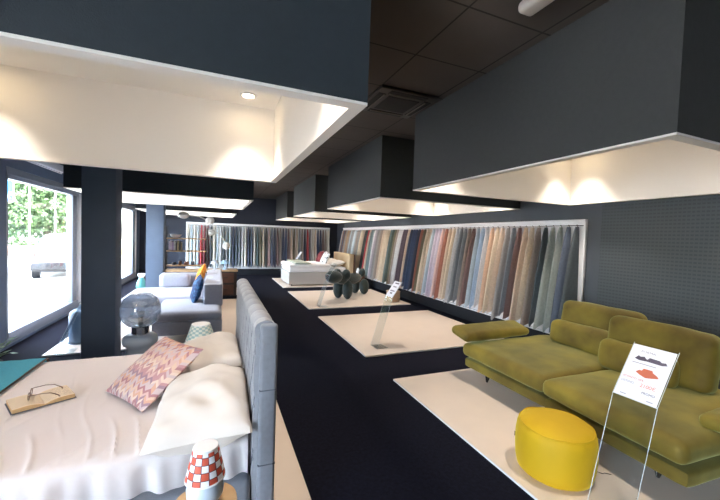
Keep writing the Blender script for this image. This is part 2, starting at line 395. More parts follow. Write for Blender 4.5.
# ------------------------------------------------------------------ ceiling canopies with downlights
CB = 2.145
M_boxl = mat('canopy_board_cool_shade', (38, 48, 56), .8, var=.05, vscale=30, bump=.1, bscale=200)  # same board as the other canopies; dim bluish window light put into its colour
def canopy(x0, y0, x1, y1, label, pts):
    t_ = thing('ceiling_canopy', label, 'ceiling canopy', ((x0+x1)/2, (y0+y1)/2, CZ), 0, 'hollow light canopies under the ceiling')
    a, b = (x1-x0)/2, (y1-y0)/2; zb = CB-CZ; th = .03
    s = BM()
    for q in ((-a, -b, a, -b+.02), (-a, b-.02, a, b), (-a, -b+.02, -a+.02, b-.02), (a-.02, -b+.02, a, b-.02)): box(s, q[0], q[1], zb+.012, q[2], q[3], -.003)
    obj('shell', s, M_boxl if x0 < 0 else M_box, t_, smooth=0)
    l_ = BM(); i0, j0 = a-.02, b-.02
    for q in ((-i0, -j0, i0, -j0+.02), (-i0, j0-.02, i0, j0), (-i0, -j0+.02, -i0+.02, j0-.02), (i0-.02, -j0+.02, i0, j0-.02)): box(l_, q[0], q[1], zb+.012, q[2], q[3], -.1)
    box(l_, -i0, -j0, -.1, i0, j0, -.08)
    obj('lining', l_, M_boxin, t_, smooth=0)
    r_ = BM(); w = .06
    for q in ((-a, -b, a, -b+w), (-a, b-w, a, b), (-a, -b+w, -a+w, b-w), (a-w, -b+w, a, b-w)): box(r_, q[0], q[1], zb, q[2], q[3], zb+.012)
    obj('rim', r_, M_boxin, t_, smooth=0)
    for px, py in pts:
        x, y = px*(a-.32), py*(b-.32)
        d = obj('downlight', lathe(BM(), [(.075, 0), (.075, -.008), (.058, -.012), (.05, -.004), (.05, 0)], 24), M_white, t_, (x, y, -.1))
        obj('bulb', lathe(BM(), [(0, -.004), (.045, -.004), (.048, -.001), (0, -.001)], 20), M_bulb, d)
        ld = bpy.data.lights.new('downlight_lamp', 'SPOT'); ld.energy = SPOT_WATTS; ld.color = (1, .88, .77); ld.spot_size = math.radians(76); ld.spot_blend = 1.0; ld.shadow_soft_size = .05
        lo = bpy.data.objects.new('downlight_lamp', ld); COL.objects.link(lo); lo.parent = t_; lo.location = (x, y, -.125)
    return t_
M_bulb = mat('lit_bulb', (255, 240, 215), .4, emit=(255, 226, 180), estr=22.)
SIX = [(-1, -1), (1, -1), (-1, 1), (1, 1)]
canopy(-1.97, 1.345, .565, 3.78, 'dark ceiling canopy over the white bed, nearest on the window side', SIX)
canopy(-1.97, 6.0, .54, 8.42, 'dark ceiling canopy over the grey sofa on the window side', SIX)
canopy(-1.97, 10.5, .5, 13.25, 'dark ceiling canopy at the far end beside the second window', SIX)
canopy(2.03, .99, 4.56, 3.43, 'dark ceiling canopy above the olive green sofa', SIX)
canopy(2.03, 4.28, 4.56, 6.73, 'dark ceiling canopy second from the camera along the fabric wall', SIX)
canopy(2.03, 7.72, 4.56, 10.1, 'dark ceiling canopy third along the fabric wall, above the puffy dog seat', SIX)
canopy(2.03, 11.1, 4.56, 13.4, 'dark ceiling canopy last along the fabric wall, above the small far bed', SIX)

# batten lamp and air conditioner on the ceiling
t_ = thing('batten_lamp', 'white tubular batten lamp on the dark ceiling, switched off', 'ceiling lamp', (1.60, .93, CZ))
obj('housing', bx(-.045, -.62, -.03, .045, .6, -.001, bev=.012), M_white, t_)
obj('diffuser', bx(-.055, -.64, -.095, .055, .62, -.03, bev=.027, seg=4), mat('opal_plastic', (214, 208, 200), .4), t_)
t_ = thing('air_conditioner', 'dark square ceiling air conditioner cassette with four slots', 'air conditioner', (1.66, 3.2, CZ))
M_acd = mat('ac_housing', (70, 64, 60), .5); M_acs = mat('ac_slot', (14, 13, 13), .7)
obj('housing', bx(-.31, -.31, -.03, .31, .31, -.001, bev=.01), M_acd, t_)
g = BM(); box(g, -.17, -.17, -.036, .17, .17, -.03, .002); obj('grille', g, M_acs, t_)
for k in range(4):
    M = Matrix.Rotation(k*PI/2, 4, 'Z')
    s = obj('slot', bx(-.2, .21, -.034, .2, .285, -.03, mtx=M), M_acs, t_)
    obj('louvre', bx(-.19, .222, -.043, .19, .23, -.034, mtx=M), mat('ac_louvre', (120, 112, 104), .5), s)

# ------------------------------------------------------------------ display platforms
def platform(x0, y0, x1, y1, label):
    o = obj('display_platform', bx((x0-x1)/2, (y0-y1)/2, 0, (x1-x0)/2, (y1-y0)/2, .02, bev=.003, seg=1), [M_plat, M_platedge], None, ((x0+x1)/2, (y0+y1)/2, 0), smooth=0)
    for p in o.data.polygons:
        if abs(p.normal.z) < .5: p.material_index = 1
    return tag(o, label, 'platform', 'cream display platforms on the black carpet')
PL = .02
platform(1.86, .75, 4.4, 3.41, 'cream display platform under the olive green sofa')
platform(1.86, 4.19, 4.4, 6.57, 'cream display platform holding only a clear price stand, behind the green sofa')
platform(1.86, 7.32, 4.4, 9.73, 'cream display platform under the dark puffy dog seat')
platform(1.86, 10.49, 4.4, 12.8, 'cream display platform under the small bed at the far end')
platform(-1.97, .85, .55, 4.1, 'cream display platform under the white bed with the tufted headboard')
platform(-1.97, 5.36, .55, 8.84, 'cream display platform under the grey corner sofa')
platform(-1.97, 9.5, .55, 12.6, 'cream display platform beside the second window at the far end')

# ------------------------------------------------------------------ fabric racks
M_rack = mat('rack_white', (244, 244, 247), .5)
def rack(name, L, label, loc, rz):
    """local x runs along the wall, local -y is out of the wall"""
    t_ = thing(name, label, 'fabric rack', loc, rz)
    obj('back_panel', bx(0, -.02, .26, L, -.002, 1.93), M_rack, t_)
    f = BM(); box(f, 0, -.06, 1.915, L, -.002, 1.955, .003); obj('top_rail', f, M_rack, t_)
    obj('end_panel', bx(0, -.05, .26, .025, -.002, 1.915, bev=.003), M_rack, t_)
    obj('end_panel', bx(L-.025, -.05, .26, L, -.002, 1.915, bev=.003), M_rack, t_)
    obj('bottom_ledge', bx(.025, -.06, .24, L-.025, -.002, .265, bev=.003), M_rack, t_)
    hr = BM(); tube(hr, [(.03, -.045, 1.868), (L-.03, -.045, 1.868)], .006, 6); obj('hanging_rod', hr, M_chrome, t_)
    return t_
rack('fabric_rack', 9.95, 'long white wall rack of hanging fabrics on the right wall', (RX, 13.2, 0), -PI/2)
rack('fabric_rack', 5.42, 'white wall rack of hanging fabrics across the back wall', (-1.05, BY, 0), 0)
def fabric_mesh(seed, hw, dep, Lr):
    bm = BM(); nu, nv = 16, 14
    def P(u, v):
        a = (u*2-1); t_ = v
        w = .018 + (hw-.018)*t_**.6; d = .05 + (dep-.015)*t_**.8
        ang = a*PI/2
        lat = w*math.copysign(abs(math.sin(ang))**1.2, a)
        out = d*max(0, math.cos(ang))**.75
        L = Lr - .17*(1-out/(dep+.035)) + .04*nz((a*2, seed, 0), 1.5); L *= 1
        fold = .006*math.sin(a*9+seed*3+t_*1.5)*t_
        return Vector((lat+fold, -out-.028-.3*fold, -L*t_))
    V = grid_surf(bm, P, nu, nv)
    r = bmesh.ops.solidify(bm, geom=bm.faces[:], thickness=.004)
    return bm
FM = []
for k in range(5):
    o_ = obj('fabric_sample', fabric_mesh(k*1.7, .05+.003*(k % 3), .24+.02*((k*2) % 5)/2, 1.50+.02*(k % 3)), M_rack)
    FM.append(o_.data); bpy.data.objects.remove(o_)
hook_bm = BM(); tube(hook_bm, [(0, -.03, -.02), (0, -.032, .015), (0, -.045, .03), (0, -.058, .02)], .004, 6)
hk = obj('hook', hook_bm, M_darkmetal); HOOK = hk.data; bpy.data.objects.remove(hk)
FC = {'dusty grey': (150, 146, 146), 'warm brown': (112, 84, 72), 'navy': (62, 72, 98), 'camel': (172, 142, 112), 'pale blue grey': (164, 178, 188), 'mottled grey': (132, 134, 136),
      'ice blue': (186, 200, 208), 'taupe': (150, 134, 124), 'cream': (216, 202, 182), 'charcoal green': (72, 80, 76), 'red': (190, 56, 62), 'beige': (194, 176, 158), 'teal grey': (106, 126, 130),
      'light grey': (186, 186, 190), 'lavender grey': (160, 152, 166), 'bottle green': (76, 94, 88), 'olive': (112, 106, 84), 'plum': (84, 68, 84), 'slate blue': (90, 104, 128), 'deep blue': (62, 82, 122), 'rust': (170, 102, 84),
      'lilac': (186, 178, 194), 'blush pink': (206, 178, 174), 'steel grey': (122, 130, 140), 'sky blue': (150, 172, 196), 'peach': (214, 180, 150), 'mauve brown': (124, 94, 92), 'dark slate': (72, 84, 92), 'sage grey': (150, 158, 152), 'ivory': (226, 220, 210), 'burgundy': (122, 44, 58)}
def soften(c):
    g = sum(c)/3; k = min(1.18, 236/max(c)); return tuple(min(244, int(20+k*(.78*v+.22*g)*.96)) for v in c)
FMAT = {k: mat('fabric_'+k.replace(' ', '_'), soften(c), .85, var=.1, vscale=30, bump=.2, bscale=220, sheen=.2) for k, c in FC.items()}
seq_right = """dusty grey;warm brown;navy;warm brown;dusty grey;camel;camel;taupe;pale blue grey;mottled grey;mottled grey;ice blue;pale blue grey;dusty grey;taupe;mottled grey;cream;cream;beige;charcoal green;charcoal green;red;beige;teal grey;teal grey;light grey;lavender grey;mottled grey;dusty grey;taupe;beige;cream;cream;cream;teal grey;bottle green;olive;taupe;light grey;light grey;plum;plum;beige;navy;deep blue;deep blue;navy;rust;olive;cream;beige;pale blue grey;lilac;lilac;blush pink;rust;beige;cream;light grey;steel grey;steel grey;taupe;mauve brown;pale blue grey;sky blue;light grey;peach;cream;beige;dusty grey;steel grey;mauve brown;beige;cream;taupe;dark slate;sage grey;sage grey;slate blue;dark slate""".split(';')
seq_back = """ivory;ice blue;ivory;ice blue;red;burgundy;burgundy;dark slate;ivory;pale blue grey;light grey;dark slate;steel grey;pale blue grey;navy;slate blue;steel grey;light grey;ivory;navy;slate blue;ivory;teal grey;olive;beige;charcoal green;blush pink;slate blue;navy;mauve brown;taupe;navy;deep blue;mauve brown;beige;olive;beige;steel grey;taupe;navy;red;mottled grey;ivory;beige;deep blue;navy;mauve brown;taupe;ivory""".split(';')
def ordinal(n): return str(n)+('th' if 10 <= n % 100 <= 20 else {1: 'st', 2: 'nd', 3: 'rd'}.get(n % 10, 'th'))
def hang(seq, start, step, place, rz, where, group, hooks):
    n = len(seq)
    for k, c in enumerate(seq):
        me = FM[(k*3+len(c)) % 5]
        o = bpy.data.objects.new('fabric_sample', me); COL.objects.link(o)
        o.location = place(start+step*k); o.rotation_euler = (0, 0, rz); o.scale = (1, 1, 1+.02*math.sin(k*2.3))
        o.material_slots[0].link = 'OBJECT'; o.material_slots[0].material = FMAT[c]
        tag(o, '%s fabric sample, %s %s' % (c, ordinal(where(k, n)[0]), where(k, n)[1]), 'fabric', group)
        if hooks(k, n):
            h = bpy.data.objects.new('hook', HOOK); COL.objects.link(h); h.parent = o; h.location = (0, 0, .0)
nR = len(seq_right); dR = (13.12-3.36)/(nR-1)
hang(seq_right, 13.12, -dR, lambda s: (RX-.02, s, 1.85), -PI/2, lambda k, n: (n-k, 'from the near end of the right wall rack'), 'fabric samples on the right wall rack', lambda k, n: n-k <= 24)
nB = len(seq_back); dB = 5.28/(nB-1)
hang(seq_back, -.98, dB, lambda s: (s, BY-.02, 1.85), 0, lambda k, n: (k+1, 'along the back wall rack from its window end'), 'fabric samples on the back wall rack', lambda k, n: False)

# ------------------------------------------------------------------ big bed
HX0, HX1, HY0, HY1, HZ = .185, .285, 1.75, 3.52, 1.16
bed = thing('upholstered_bed', 'grey upholstered bed with tall diamond-tufted headboard, nearest the camera', 'bed', (-.8, 2.62, PL))
ox, oy, oz = -.8, 2.62, PL
fr = BM(); box(fr, -1.85-ox, 1.75-oy, .06, HX0-.01-ox, 1.86-oy, .36, .035, 4); box(fr, -1.85-ox, 3.4-oy, .06, HX0-.01-ox, 3.51-oy, .36, .035, 4); box(fr, -1.87-ox, 1.86-oy, .06, -1.77-ox, 3.4-oy, .36, .03, 4)
obj('bed_frame', fr, M_greyuph, bed)
obj('slatted_base', bx(-1.77-ox, 1.86-oy, .2, HX0-.01-ox, 3.4-oy, .24), M_brownd, bed)
for sx, sy in ((-1.8, 1.8), (-1.8, 3.46), (.1, 1.8), (.1, 3.46)):
    obj('leg', lathe(BM(), [(.0, 0), (.022, 0), (.03, .07), (0, .07)], 14, (sx-ox, sy-oy, 0)), M_black, bed)
obj('mattress', soft_box(1.93, 1.52, .27, .06, cuts=10), M_sheet, bed, (-.8-ox, 2.62-oy, .235))
def headboard():
    bm = BM(); L = HY1-HY0-.03; th = HX1-HX0; H = HZ-PL; R = .045
    # profile: front bottom -> top -> back bottom
    prof = []
    nf = 96
    for i in range(nf+1): prof.append((-th/2, .05+(H-R-.05)*i/nf, -1, 0, 'f'))
    for i in range(1, 9):
        a = PI - PI*i/9; prof.append((math.cos(a)*th/2, H-R+math.sin(a)*R, math.cos(a), math.sin(a), 't'))
    for i in range(8): prof.append((th/2, (H-R)*(1-i/7)+.05*(i/7), 1, 0, 'b'))
    ny = 260; DW, DH = .19, .27
    V = []
    for j in range(ny+1):
        y = -L/2+L*j/ny; row = []
        for x, z, nx, nzv, k in prof:
            a = (y/DW + (z-H)/DH); b = (y/DW - (z-H)/DH)
            if k == 'b': d = 0
            else:
                if k == 't': b = a = y/DW
                fa = abs((a+.5) % 1-.5); fb = abs((b+.5) % 1-.5)
                d = .009*(min(1, min(fa, fb)*2*1.6)**.5)-.004
                if k == 't': d *= 1.3
            row.append(bm.verts.new((x+nx*d, y, z+nzv*d)))
        V.append(row)
    for a, b in zip(V, V[1:]):
        for i in range(len(prof)-1):
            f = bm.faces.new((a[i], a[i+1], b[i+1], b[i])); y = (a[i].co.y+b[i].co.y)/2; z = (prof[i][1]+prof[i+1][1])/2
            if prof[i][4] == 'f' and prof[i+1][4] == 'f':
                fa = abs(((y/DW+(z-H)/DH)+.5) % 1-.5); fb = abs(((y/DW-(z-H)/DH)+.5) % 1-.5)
                if min(fa, fb) < .045: f.material_index = 1  # crease shade along the tuft seams, put into a darker face colour
    bm.faces.new([v for v in V[0]]); bm.faces.new([v for v in V[-1]][::-1])
    return bm
hb = obj('headboard', headboard(), [M_greylight, mat('seam_shade_thread', (78, 82, 92), .9)], bed, ((HX0+HX1)/2-ox, (HY0+HY1)/2+.015-oy, 0), smooth=60)
sb = BM(); box(sb, -.030, -.02, .03, .056, .02, HZ-PL-.005, .018, 4)
obj('side_band', sb, M_greyuph, hb, (0, -(HY1-HY0)/2-.002, 0))
for z in (.42, .8): obj('seam', bx(-.0295, -.0225, z, .0555, .0, z+.004), mat('seam_shade_thread', (78, 82, 92), .9), hb, (0, -(HY1-HY0)/2-.002, 0))

# sheet over the mattress
MT = .555
def sheet():
    bm = BM(); x0, x1, y0, y1 = -1.79, .165, 1.845, 3.385
    nxs = 230; prof = []
    # v: far drop -> top -> near drop
    path = [(y1+.022, MT-.2), (y1+.02, MT-.05), (y1+.005, MT-.012)]
    ntop = 90
    pts = []
    for i in range(5): pts.append((y1+.026-.004*i, MT-.26+.05*i, 0, 1))
    pts.append((y1+.003, MT-.016, 0, .5))
    for i in range(ntop+1): pts.append((y1-.02-(y1-y0-.04)*i/ntop, MT, 1, 0))
    for i in range(1, 5):
        a = PI/2*i/4; pts.append((y0+.02-.04*math.sin(a), MT-.04*(1-math.cos(a)), 0, .4))
    for i in range(1, 15): pts.append((y0-.02-.014*(i/14), MT-.04-.27*i/14, 0, 1))
    V = []
    for j in range(nxs+1):
        x = x0+(x1-x0)*j/nxs; row = []
        for y, z, top, side in pts:
            if top:
                e = max(0, 1-(y-y0)/.75)**1.3
                q1 = 1-abs(math.sin(x*30+y*7+3.0*nz((x, y, 0), 1.4))); q2 = 1-abs(math.sin(x*21-y*9+2.5*nz((x, y, 7), 1.7)))
                dz = (.25+e)*(.020*q1**5*max(0, .2+1.5*nz((x, y, 1), 3.4))+.018*q2**6*max(0, .0+1.6*nz((x, y, 5), 2.6))) + .004*nz((x, y, 0), 5)
                row.append(bm.verts.new((x, y, z+dz)))
            else:
                dep = max(0, MT-z)/.3
                amp = .016*min(1, .3+dep*2.2)
                w = amp*(math.sin(x*27+3*nz((x, 0, 3), 2.2)+z*3)+.5*math.sin(x*61+1.3+z*5))
                row.append(bm.verts.new((x, y-(w+.012)*(1 if y < 2.6 else -1)*side, z+(.012*math.sin(x*9)*dep if dep > .9 else 0))))
        V.append(row)
    for a, b in zip(V, V[1:]):
        for i in range(len(pts)-1): bm.faces.new((a[i], a[i+1], b[i+1], b[i]))
    bmesh.ops.solidify(bm, geom=bm.faces[:], thickness=.003)
    return bm
tag(obj('bed_sheet', sheet(), M_sheet, smooth=80), 'rumpled white sheet spread over the near bed', 'bed sheet')
bl = thing('blanket', 'teal blanket folded across the foot of the white bed', 'blanket', (-1.5, 2.62, MT))
def blanket(xa, xb, lift):
    bm = BM(); y0, y1 = 1.81, 3.415; pts = []
    for i in range(6): pts.append((y1+.02, MT-.3+.3*i/6))
    for i in range(31): pts.append((y1-(y1-y0)*i/30, MT+lift))
    for i in range(1, 7): pts.append((y0-.02, MT-.3*i/6))
    V = [[bm.verts.new((xa+(xb-xa)*j/12+1.5, y-2.62, z-MT+.006*nz((j, y, 2), 1.1))) for y, z in pts] for j in range(13)]
    for a, b in zip(V, V[1:]):
        for i in range(len(pts)-1): bm.faces.new((a[i], a[i+1], b[i+1], b[i]))
    bmesh.ops.solidify(bm, geom=bm.faces[:], thickness=.01)
    return bm
obj('cloth', blanket(-1.86, -1.225, .018), M_teal, bl)
obj('edge_trim', blanket(-1.228, -1.208, .016), M_trim, bl)

# pillows and scatter cushion
def put(o, loc, xdir, zdir):
    """orient local x along xdir and local z along zdir"""
    z = Vector(zdir).normalized(); x = Vector(xdir); x = (x-z*x.dot(z)).normalized(); y = z.cross(x)
    o.matrix_world = Matrix(((x.x, y.x, z.x, loc[0]), (x.y, y.y, z.y, loc[1]), (x.z, y.z, z.z, loc[2]), (0, 0, 0, 1)))
p1 = obj('pillow', cushion(.48, .74, .23, 2.2, .03, 40, .014, 0, 3.6), M_pillow); put(p1, (-.05, 2.10, MT+.08), (1, -.04, .06), (-.06, -.04, 1))
tag(p1, 'white pillow on the near side of the tufted bed, behind the red basket lamp', 'pillow', 'white pillows on the tufted bed')
p2 = obj('pillow', cushion(.48, .70, .23, 7.7, .03, 40, .014, 0, 3.6), M_pillow); put(p2, (-.05, 2.93, MT+.08), (1, .03, .08), (-.08, 0, 1))
tag(p2, 'white pillow on the far side of the tufted bed, partly behind the patterned cushion', 'pillow', 'white pillows on the tufted bed')
p3 = obj('scatter_cushion', cushion(.46, .46, .13, 4.1, .04, 26, .004), M_chev); put(p3, (-.355, 2.53, MT+.15), (.58, -.81, 0), (-.47, -.34, .82))
tag(p3, 'pink and terracotta chevron cushion leaning on the white pillows', 'cushion')

# book and spectacles
bk = thing('open_book', 'open book with cream pages lying on the white sheet', 'book', (-.955, 2.6, MT+.004), math.radians(30)); bk.scale = (.93, .93, 1)
obj('cover', bx(-.155, -.105, 0, .155, .105, .004, bev=.001), mat('book_cover', (70, 74, 90), .6), bk)
for s in (-1, 1):
    pg = BM(); n = 12
    def topz(k): return .006+.024*(math.sin(min(1, k*1.4+.12)*PI/2))**.8*(1-.18*k*k)
    poly = [(s*(.001+.147*i/n), topz(i/n)) for i in range(n+1)] + [(s*.148, .0042), (s*.001, .0042)]
    prism(pg, poly if s > 0 else poly[::-1], 'y', -.1, .1)
    o = obj('pages', pg, [M_pageedge, M_page], bk, smooth=30)
    for p in o.data.polygons:
        if p.normal.z > .5: p.material_index = 1
gl = thing('spectacles', 'brown metal spectacles standing on the open book', 'glasses', (-1.0, 2.58, MT+.036), math.radians(12))
M_spec = mat('brown_metal_frame', (92, 58, 46), .35, metal=.4)
for s in (-1, 1):
    ring = [(0, s*.034+.026*math.cos(a), .024+.02*math.sin(a)) for a in [2*PI*k/20 for k in range(21)]]
    r_ = BM(); tube(r_, ring, .0018, 6, cap=False); obj('rim', r_, M_spec, gl)
    l_ = BM(); f_ = [l_.verts.new((0, s*.034+.025*math.cos(2*PI*k/20), .024+.019*math.sin(2*PI*k/20))) for k in range(20)]; l_.faces.new(f_); bmesh.ops.solidify(l_, geom=l_.faces[:], thickness=.0015)
    obj('lens', l_, M_acryl, gl)
    a_ = BM(); tube(a_, [(0, s*.064, .034), (.01, s*.067, .036), (.06, s*.067, .041), (.10, s*.066, .036), (.135, s*.063, .014), (.14, s*.062, .004)], [.002, .002, .002, .0022, .003, .003], 6); obj('temple', a_, M_spec, gl)
b_ = BM(); tube(b_, [(0, -.009, .03), (-.003, 0, .034), (0, .009, .03)], .0016, 6); obj('bridge', b_, M_spec, gl)

# nightstands and bedside lamps
def nightstand(loc, label, h=.5):
    t_ = thing('nightstand', label, 'nightstand', loc)
    obj('body', bx(-.22, -.17, .06, .22, .17, h-.02, bev=.012), M_greyuph, t_)
    obj('top', bx(-.225, -.175, h-.02, .225, .175, h, bev=.006), M_white, t_)
    d = obj('drawer', bx(-.228, -.15, h*.42, -.218, .15, h-.05, bev=.004), M_greylight, t_); obj('knob', ball(BM(), (-.235, 0, h*.66), .012, 10), M_darkmetal, d)
    for sx in (-.18, .18):
        for sy in (-.13, .13): obj('leg', lathe(BM(), [(0, 0), (.013, 0), (.018, .06), (0, .06)], 10, (sx, sy, 0)), M_black, t_)
    return t_
def table_lamp(loc, shade, label, h0=.0, s=1.):
    t_ = thing('table_lamp', label, 'table lamp', loc, 0, 'small ceramic bedside lamps')
    obj('ceramic_body', lathe(BM(), [(0, 0), (.042*s, 0), (.048*s, .012), (.062*s, .035), (.064*s, .06), (.056*s, .085), (.034*s, .105), (.014*s, .112), (0, .112)], 28), M_ceramw, t_)
    obj('socket', lathe(BM(), [(0, .085), (.012, .085), (.012, .14), (0, .14)], 12), M_chrome, t_)
    sh = lathe(BM(), [(.066*s, .098), (.068*s, .098), (.044*s, .205), (.042*s, .205), (.066*s, .098)], 40)
    o = obj('lamp_shade', sh, shade, t_)
    obj('shade_top', lathe(BM(), [(0, .200), (.0435*s, .200), (.0442*s, .207), (.042*s, .212), (0, .213)], 36), M_white, o)
    obj('shade_rim', lathe(BM(), [(.066*s, .096), (.0695*s, .096), (.069*s, .102), (.066*s, .102), (.066*s, .096)], 36), M_white, o)
    return t_
t_ = thing('side_table', 'small round wooden side table carrying the red basket lamp', 'side table', (-.025, 1.345, PL))
obj('table_top', lathe(BM(), [(0, .57), (.108, .57), (.112, .58), (.110, .594), (0, .595)], 40), M_wood, t_)
obj('stem', lathe(BM(), [(0, .02), (.018, .02), (.016, .57), (0, .57)], 16), M_darkmetal, t_); obj('foot', lathe(BM(), [(0, 0), (.13, 0), (.13, .012), (.02, .022), (0, .022)], 32), M_darkmetal, t_)
table_lamp((-.025, 1.345, PL+.595), M_shade_red, 'small lamp with red and white basket-weave shade, in front of the near pillow')
nightstand((-.1, 3.8, PL), 'grey nightstand behind the far pillow of the white bed', .385)
lg = table_lamp((-.135, 3.76, PL+.385), M_shade_green, 'lamp with pale green mosaic shade, behind the far white pillow'); lg.scale = (2, 2, 1.35)

# ------------------------------------------------------------------ olive sofa
so = thing('olive_sofa', 'olive green velvet sofa with two deep seats and adjustable backrests', 'sofa', (3.3, 2.05, PL))
sox, soy = 3.3, 2.05
for sx, sy in ((2.83, 3.0), (2.83, 1.36), (3.85, 3.0), (3.85, 1.36)):
    l_ = BM(); tube(l_, [(sx-sox, sy-soy, .003), (sx-sox+.02, sy-soy-.05, .16)], [.010, .016], 8); tube(l_, [(sx-sox, sy-soy, .003), (sx-sox+.02, sy-soy+.05, .16)], [.010, .016], 8)
    obj('leg', l_, M_darkmetal, so)
def seat_unit(y0, y1, xf, rz, seed):
    L = y1-y0
    b = obj('seat_base', soft_box(1.26, L, .105, .03, cuts=12, wob=.003, seed=seed), M_velvet, so, (xf+.70-sox, (y0+y1)/2-soy, .155), (0, 0, rz))
    c = obj('seat_cushion', soft_box(1.32, L-.006, .145, .055, .03, .006, seed, 26, .008), M_velvet, so, (xf+.68-sox, (y0+y1)/2-soy, .287), (0, 0, rz))
    return c
seat_unit(2.09, 3.16, 2.565, 0, 1.0)
seat_unit(1.06, 2.085, 2.53, math.radians(-2.5), 4.0)
def backrest(x, yc, L, z1, seed, lean, lc, lw):
    b = obj('backrest', soft_box(.2, L, z1-.43, .07, .015, .008, seed, 20, .012), M_velvet, so, (x-sox, yc-soy, .44), (0, lean, 0))
    c = obj('lumbar_cushion', soft_box(.15, lw, .27, .07, .01, .012, seed+2, 20, .01), M_velvet, so, (x-.165-sox, lc-soy, .435), (0, lean*1.3, 0))
    return b
backrest(3.83, 2.46, .82, .91, 2.0, .10, 2.52, .74)
backrest(3.56, 1.78, .78, .90, 6.0, .10, 1.86, .60)
ar = obj('armrest', soft_box(1.0, .28, .10, .048, .018, .005, 3.0, 16), M_velvet, so, (3.04-sox, 3.2-soy, .475), (math.radians(13), 0, math.radians(2)))
ar2 = obj('armrest', soft_box(.95, .28, .10, .048, .018, .005, 8.0, 16), M_velvet, so, (3.36-sox, 1.06-soy, .445), (math.radians(-12), 0, 0))

# pouf
pf = thing('pouf', 'round bright yellow velvet pouf in front of the olive sofa', 'pouf', (2.205, 1.665, PL))
pf.scale = (.94, .94, .95)
prof = [(0, 0), (.22, 0), (.25, .02), (.262, .08), (.27, .17), (.268, .26), (.258, .325), (.235, .355), (.19, .375), (.1, .388), (0, .392)]
bm = lathe(BM(), prof, 64)
for v in bm.verts:
    r = math.hypot(v.co.x, v.co.y); a = math.atan2(v.co.y, v.co.x)
    if r > .02:
        k = 1+.012*nz((math.cos(a)*2, math.sin(a)*2, v.co.z*6), 1.5, 3)+(.010*math.sin(a*17+2*nz((a, 0, 0), 2))*math.exp(-((v.co.z-.345)/.03)**2))
        v.co.x *= k; v.co.y *= k
bmesh.ops.subdivide_edges(bm, edges=bm.edges[:], cuts=1, use_grid_fill=True, smooth=.6)
obj('body', bm, M_yellow, pf, smooth=75)
pip = BM(); tube(pip, [((.2455+.002*math.sin(a*9))*math.cos(a), (.2455+.002*math.sin(a*9))*math.sin(a), .347+.003*math.sin(a*5)) for a in [2*PI*k/64 for k in range(65)]], .005, 6, cap=False); obj('piping', pip, M_yellow, pf)
obj('label_tab', bx(-.285, .035, .14, -.262, .04, .175, bev=.001), mat('brown_tab', (96, 56, 36), .6), pf, rot=(0, 0, math.radians(-58)))
cr = BM(); tube(cr, [(2.5-2.27, 1.52-1.66, .004), (.26, -.15, .012), (.29, -.13, .004), (.3, -.17, .01), (.33, -.16, .004), (.36, -.19, .004)], .0022, 6); obj('drawstring', cr, M_black, pf)

# ------------------------------------------------------------------ price stands of clear acrylic
M_print1 = mat('print_dark', (84, 76, 92), .6); M_print2 = mat('print_terracotta', (196, 104, 78), .6); M_print3 = mat('print_orange', (226, 128, 92), .6); M_print4 = mat('print_grey', (150, 144, 156), .6); M_card = mat('price_card', (236, 236, 244), .35, coat=.4)
def quad_sheet(bm, a, b, c, d, th):
    """thin solid sheet a,b (bottom) c,d (top) with thickness along its normal"""
    a, b, c, d = map(Vector, (a, b, c, d)); n = (b-a).cross(d-a).normalized()*th
    f = [bm.verts.new(p) for p in (a, b, c, d)]; g = [bm.verts.new(p-n) for p in (a, b, c, d)]
    bm.faces.new(f); bm.faces.new(g[::-1])
    for i in range(4): bm.faces.new((f[i], g[i], g[(i+1) % 4], f[(i+1) % 4]))
def price_stand(loc, rz, w, hl, hp, lean1, lean2, label, printed=True, group='clear acrylic price stands'):
    """bottom edge along local x, faces local -y; leg sheet of length hl leaning back lean1, card of height hp leaning back lean2"""
    t_ = thing('price_stand', label, 'price stand', loc, rz, group)
    e1 = Vector((0, math.sin(lean1), math.cos(lean1))); e2 = Vector((0, math.sin(lean2), math.cos(lean2)))
    B = Vector((0, 0, .004)); K = B+e1*hl; T = K+e2*hp; X = Vector((w/2, 0, 0))
    s = BM(); quad_sheet(s, B-X, B+X, K+X, K-X, .004); obj('leg_sheet', s, M_acryl, t_, smooth=0)
    f = BM(); 
    for sg in (-1, 1): tube(f, [B+X*sg, K+X*sg], .0017, 6)
    tube(f, [K-X, K+X], .0035, 6); obj('edge', f, M_acryl_edge, t_)
    ft = BM(); quad_sheet(ft, B-X, B+X, B+X+Vector((0, w*.9, 0)), B-X+Vector((0, w*.9, 0)), .004); obj('foot_sheet', ft, M_acryl, t_, smooth=0)
    pk = BM(); quad_sheet(pk, K-X, K+X, T+X, T-X, .003); obj('pocket', pk, M_acryl, t_, smooth=0)
    for sg in (-1, 1): obj('pocket_edge', tube(BM(), [K+X*sg, T+X*sg], .0016, 6), M_acryl_edge, t_)
    if printed:
        c = obj('card', bx(-w/2*.96, hp*.0, 0, w/2*.96, hp*.97, .0015), M_card, t_, K+Vector((0, -.0035, .0)), (PI/2-lean2, 0, 0), smooth=0)
        return t_, c
    return t_, None
RZ = math.radians(-86.5)
st, cd = price_stand((1.985, 1.18, PL), RZ, .22, .742, .345, .30, .625, 'clear acrylic price stand with a printed card between yellow pouf and olive sofa')
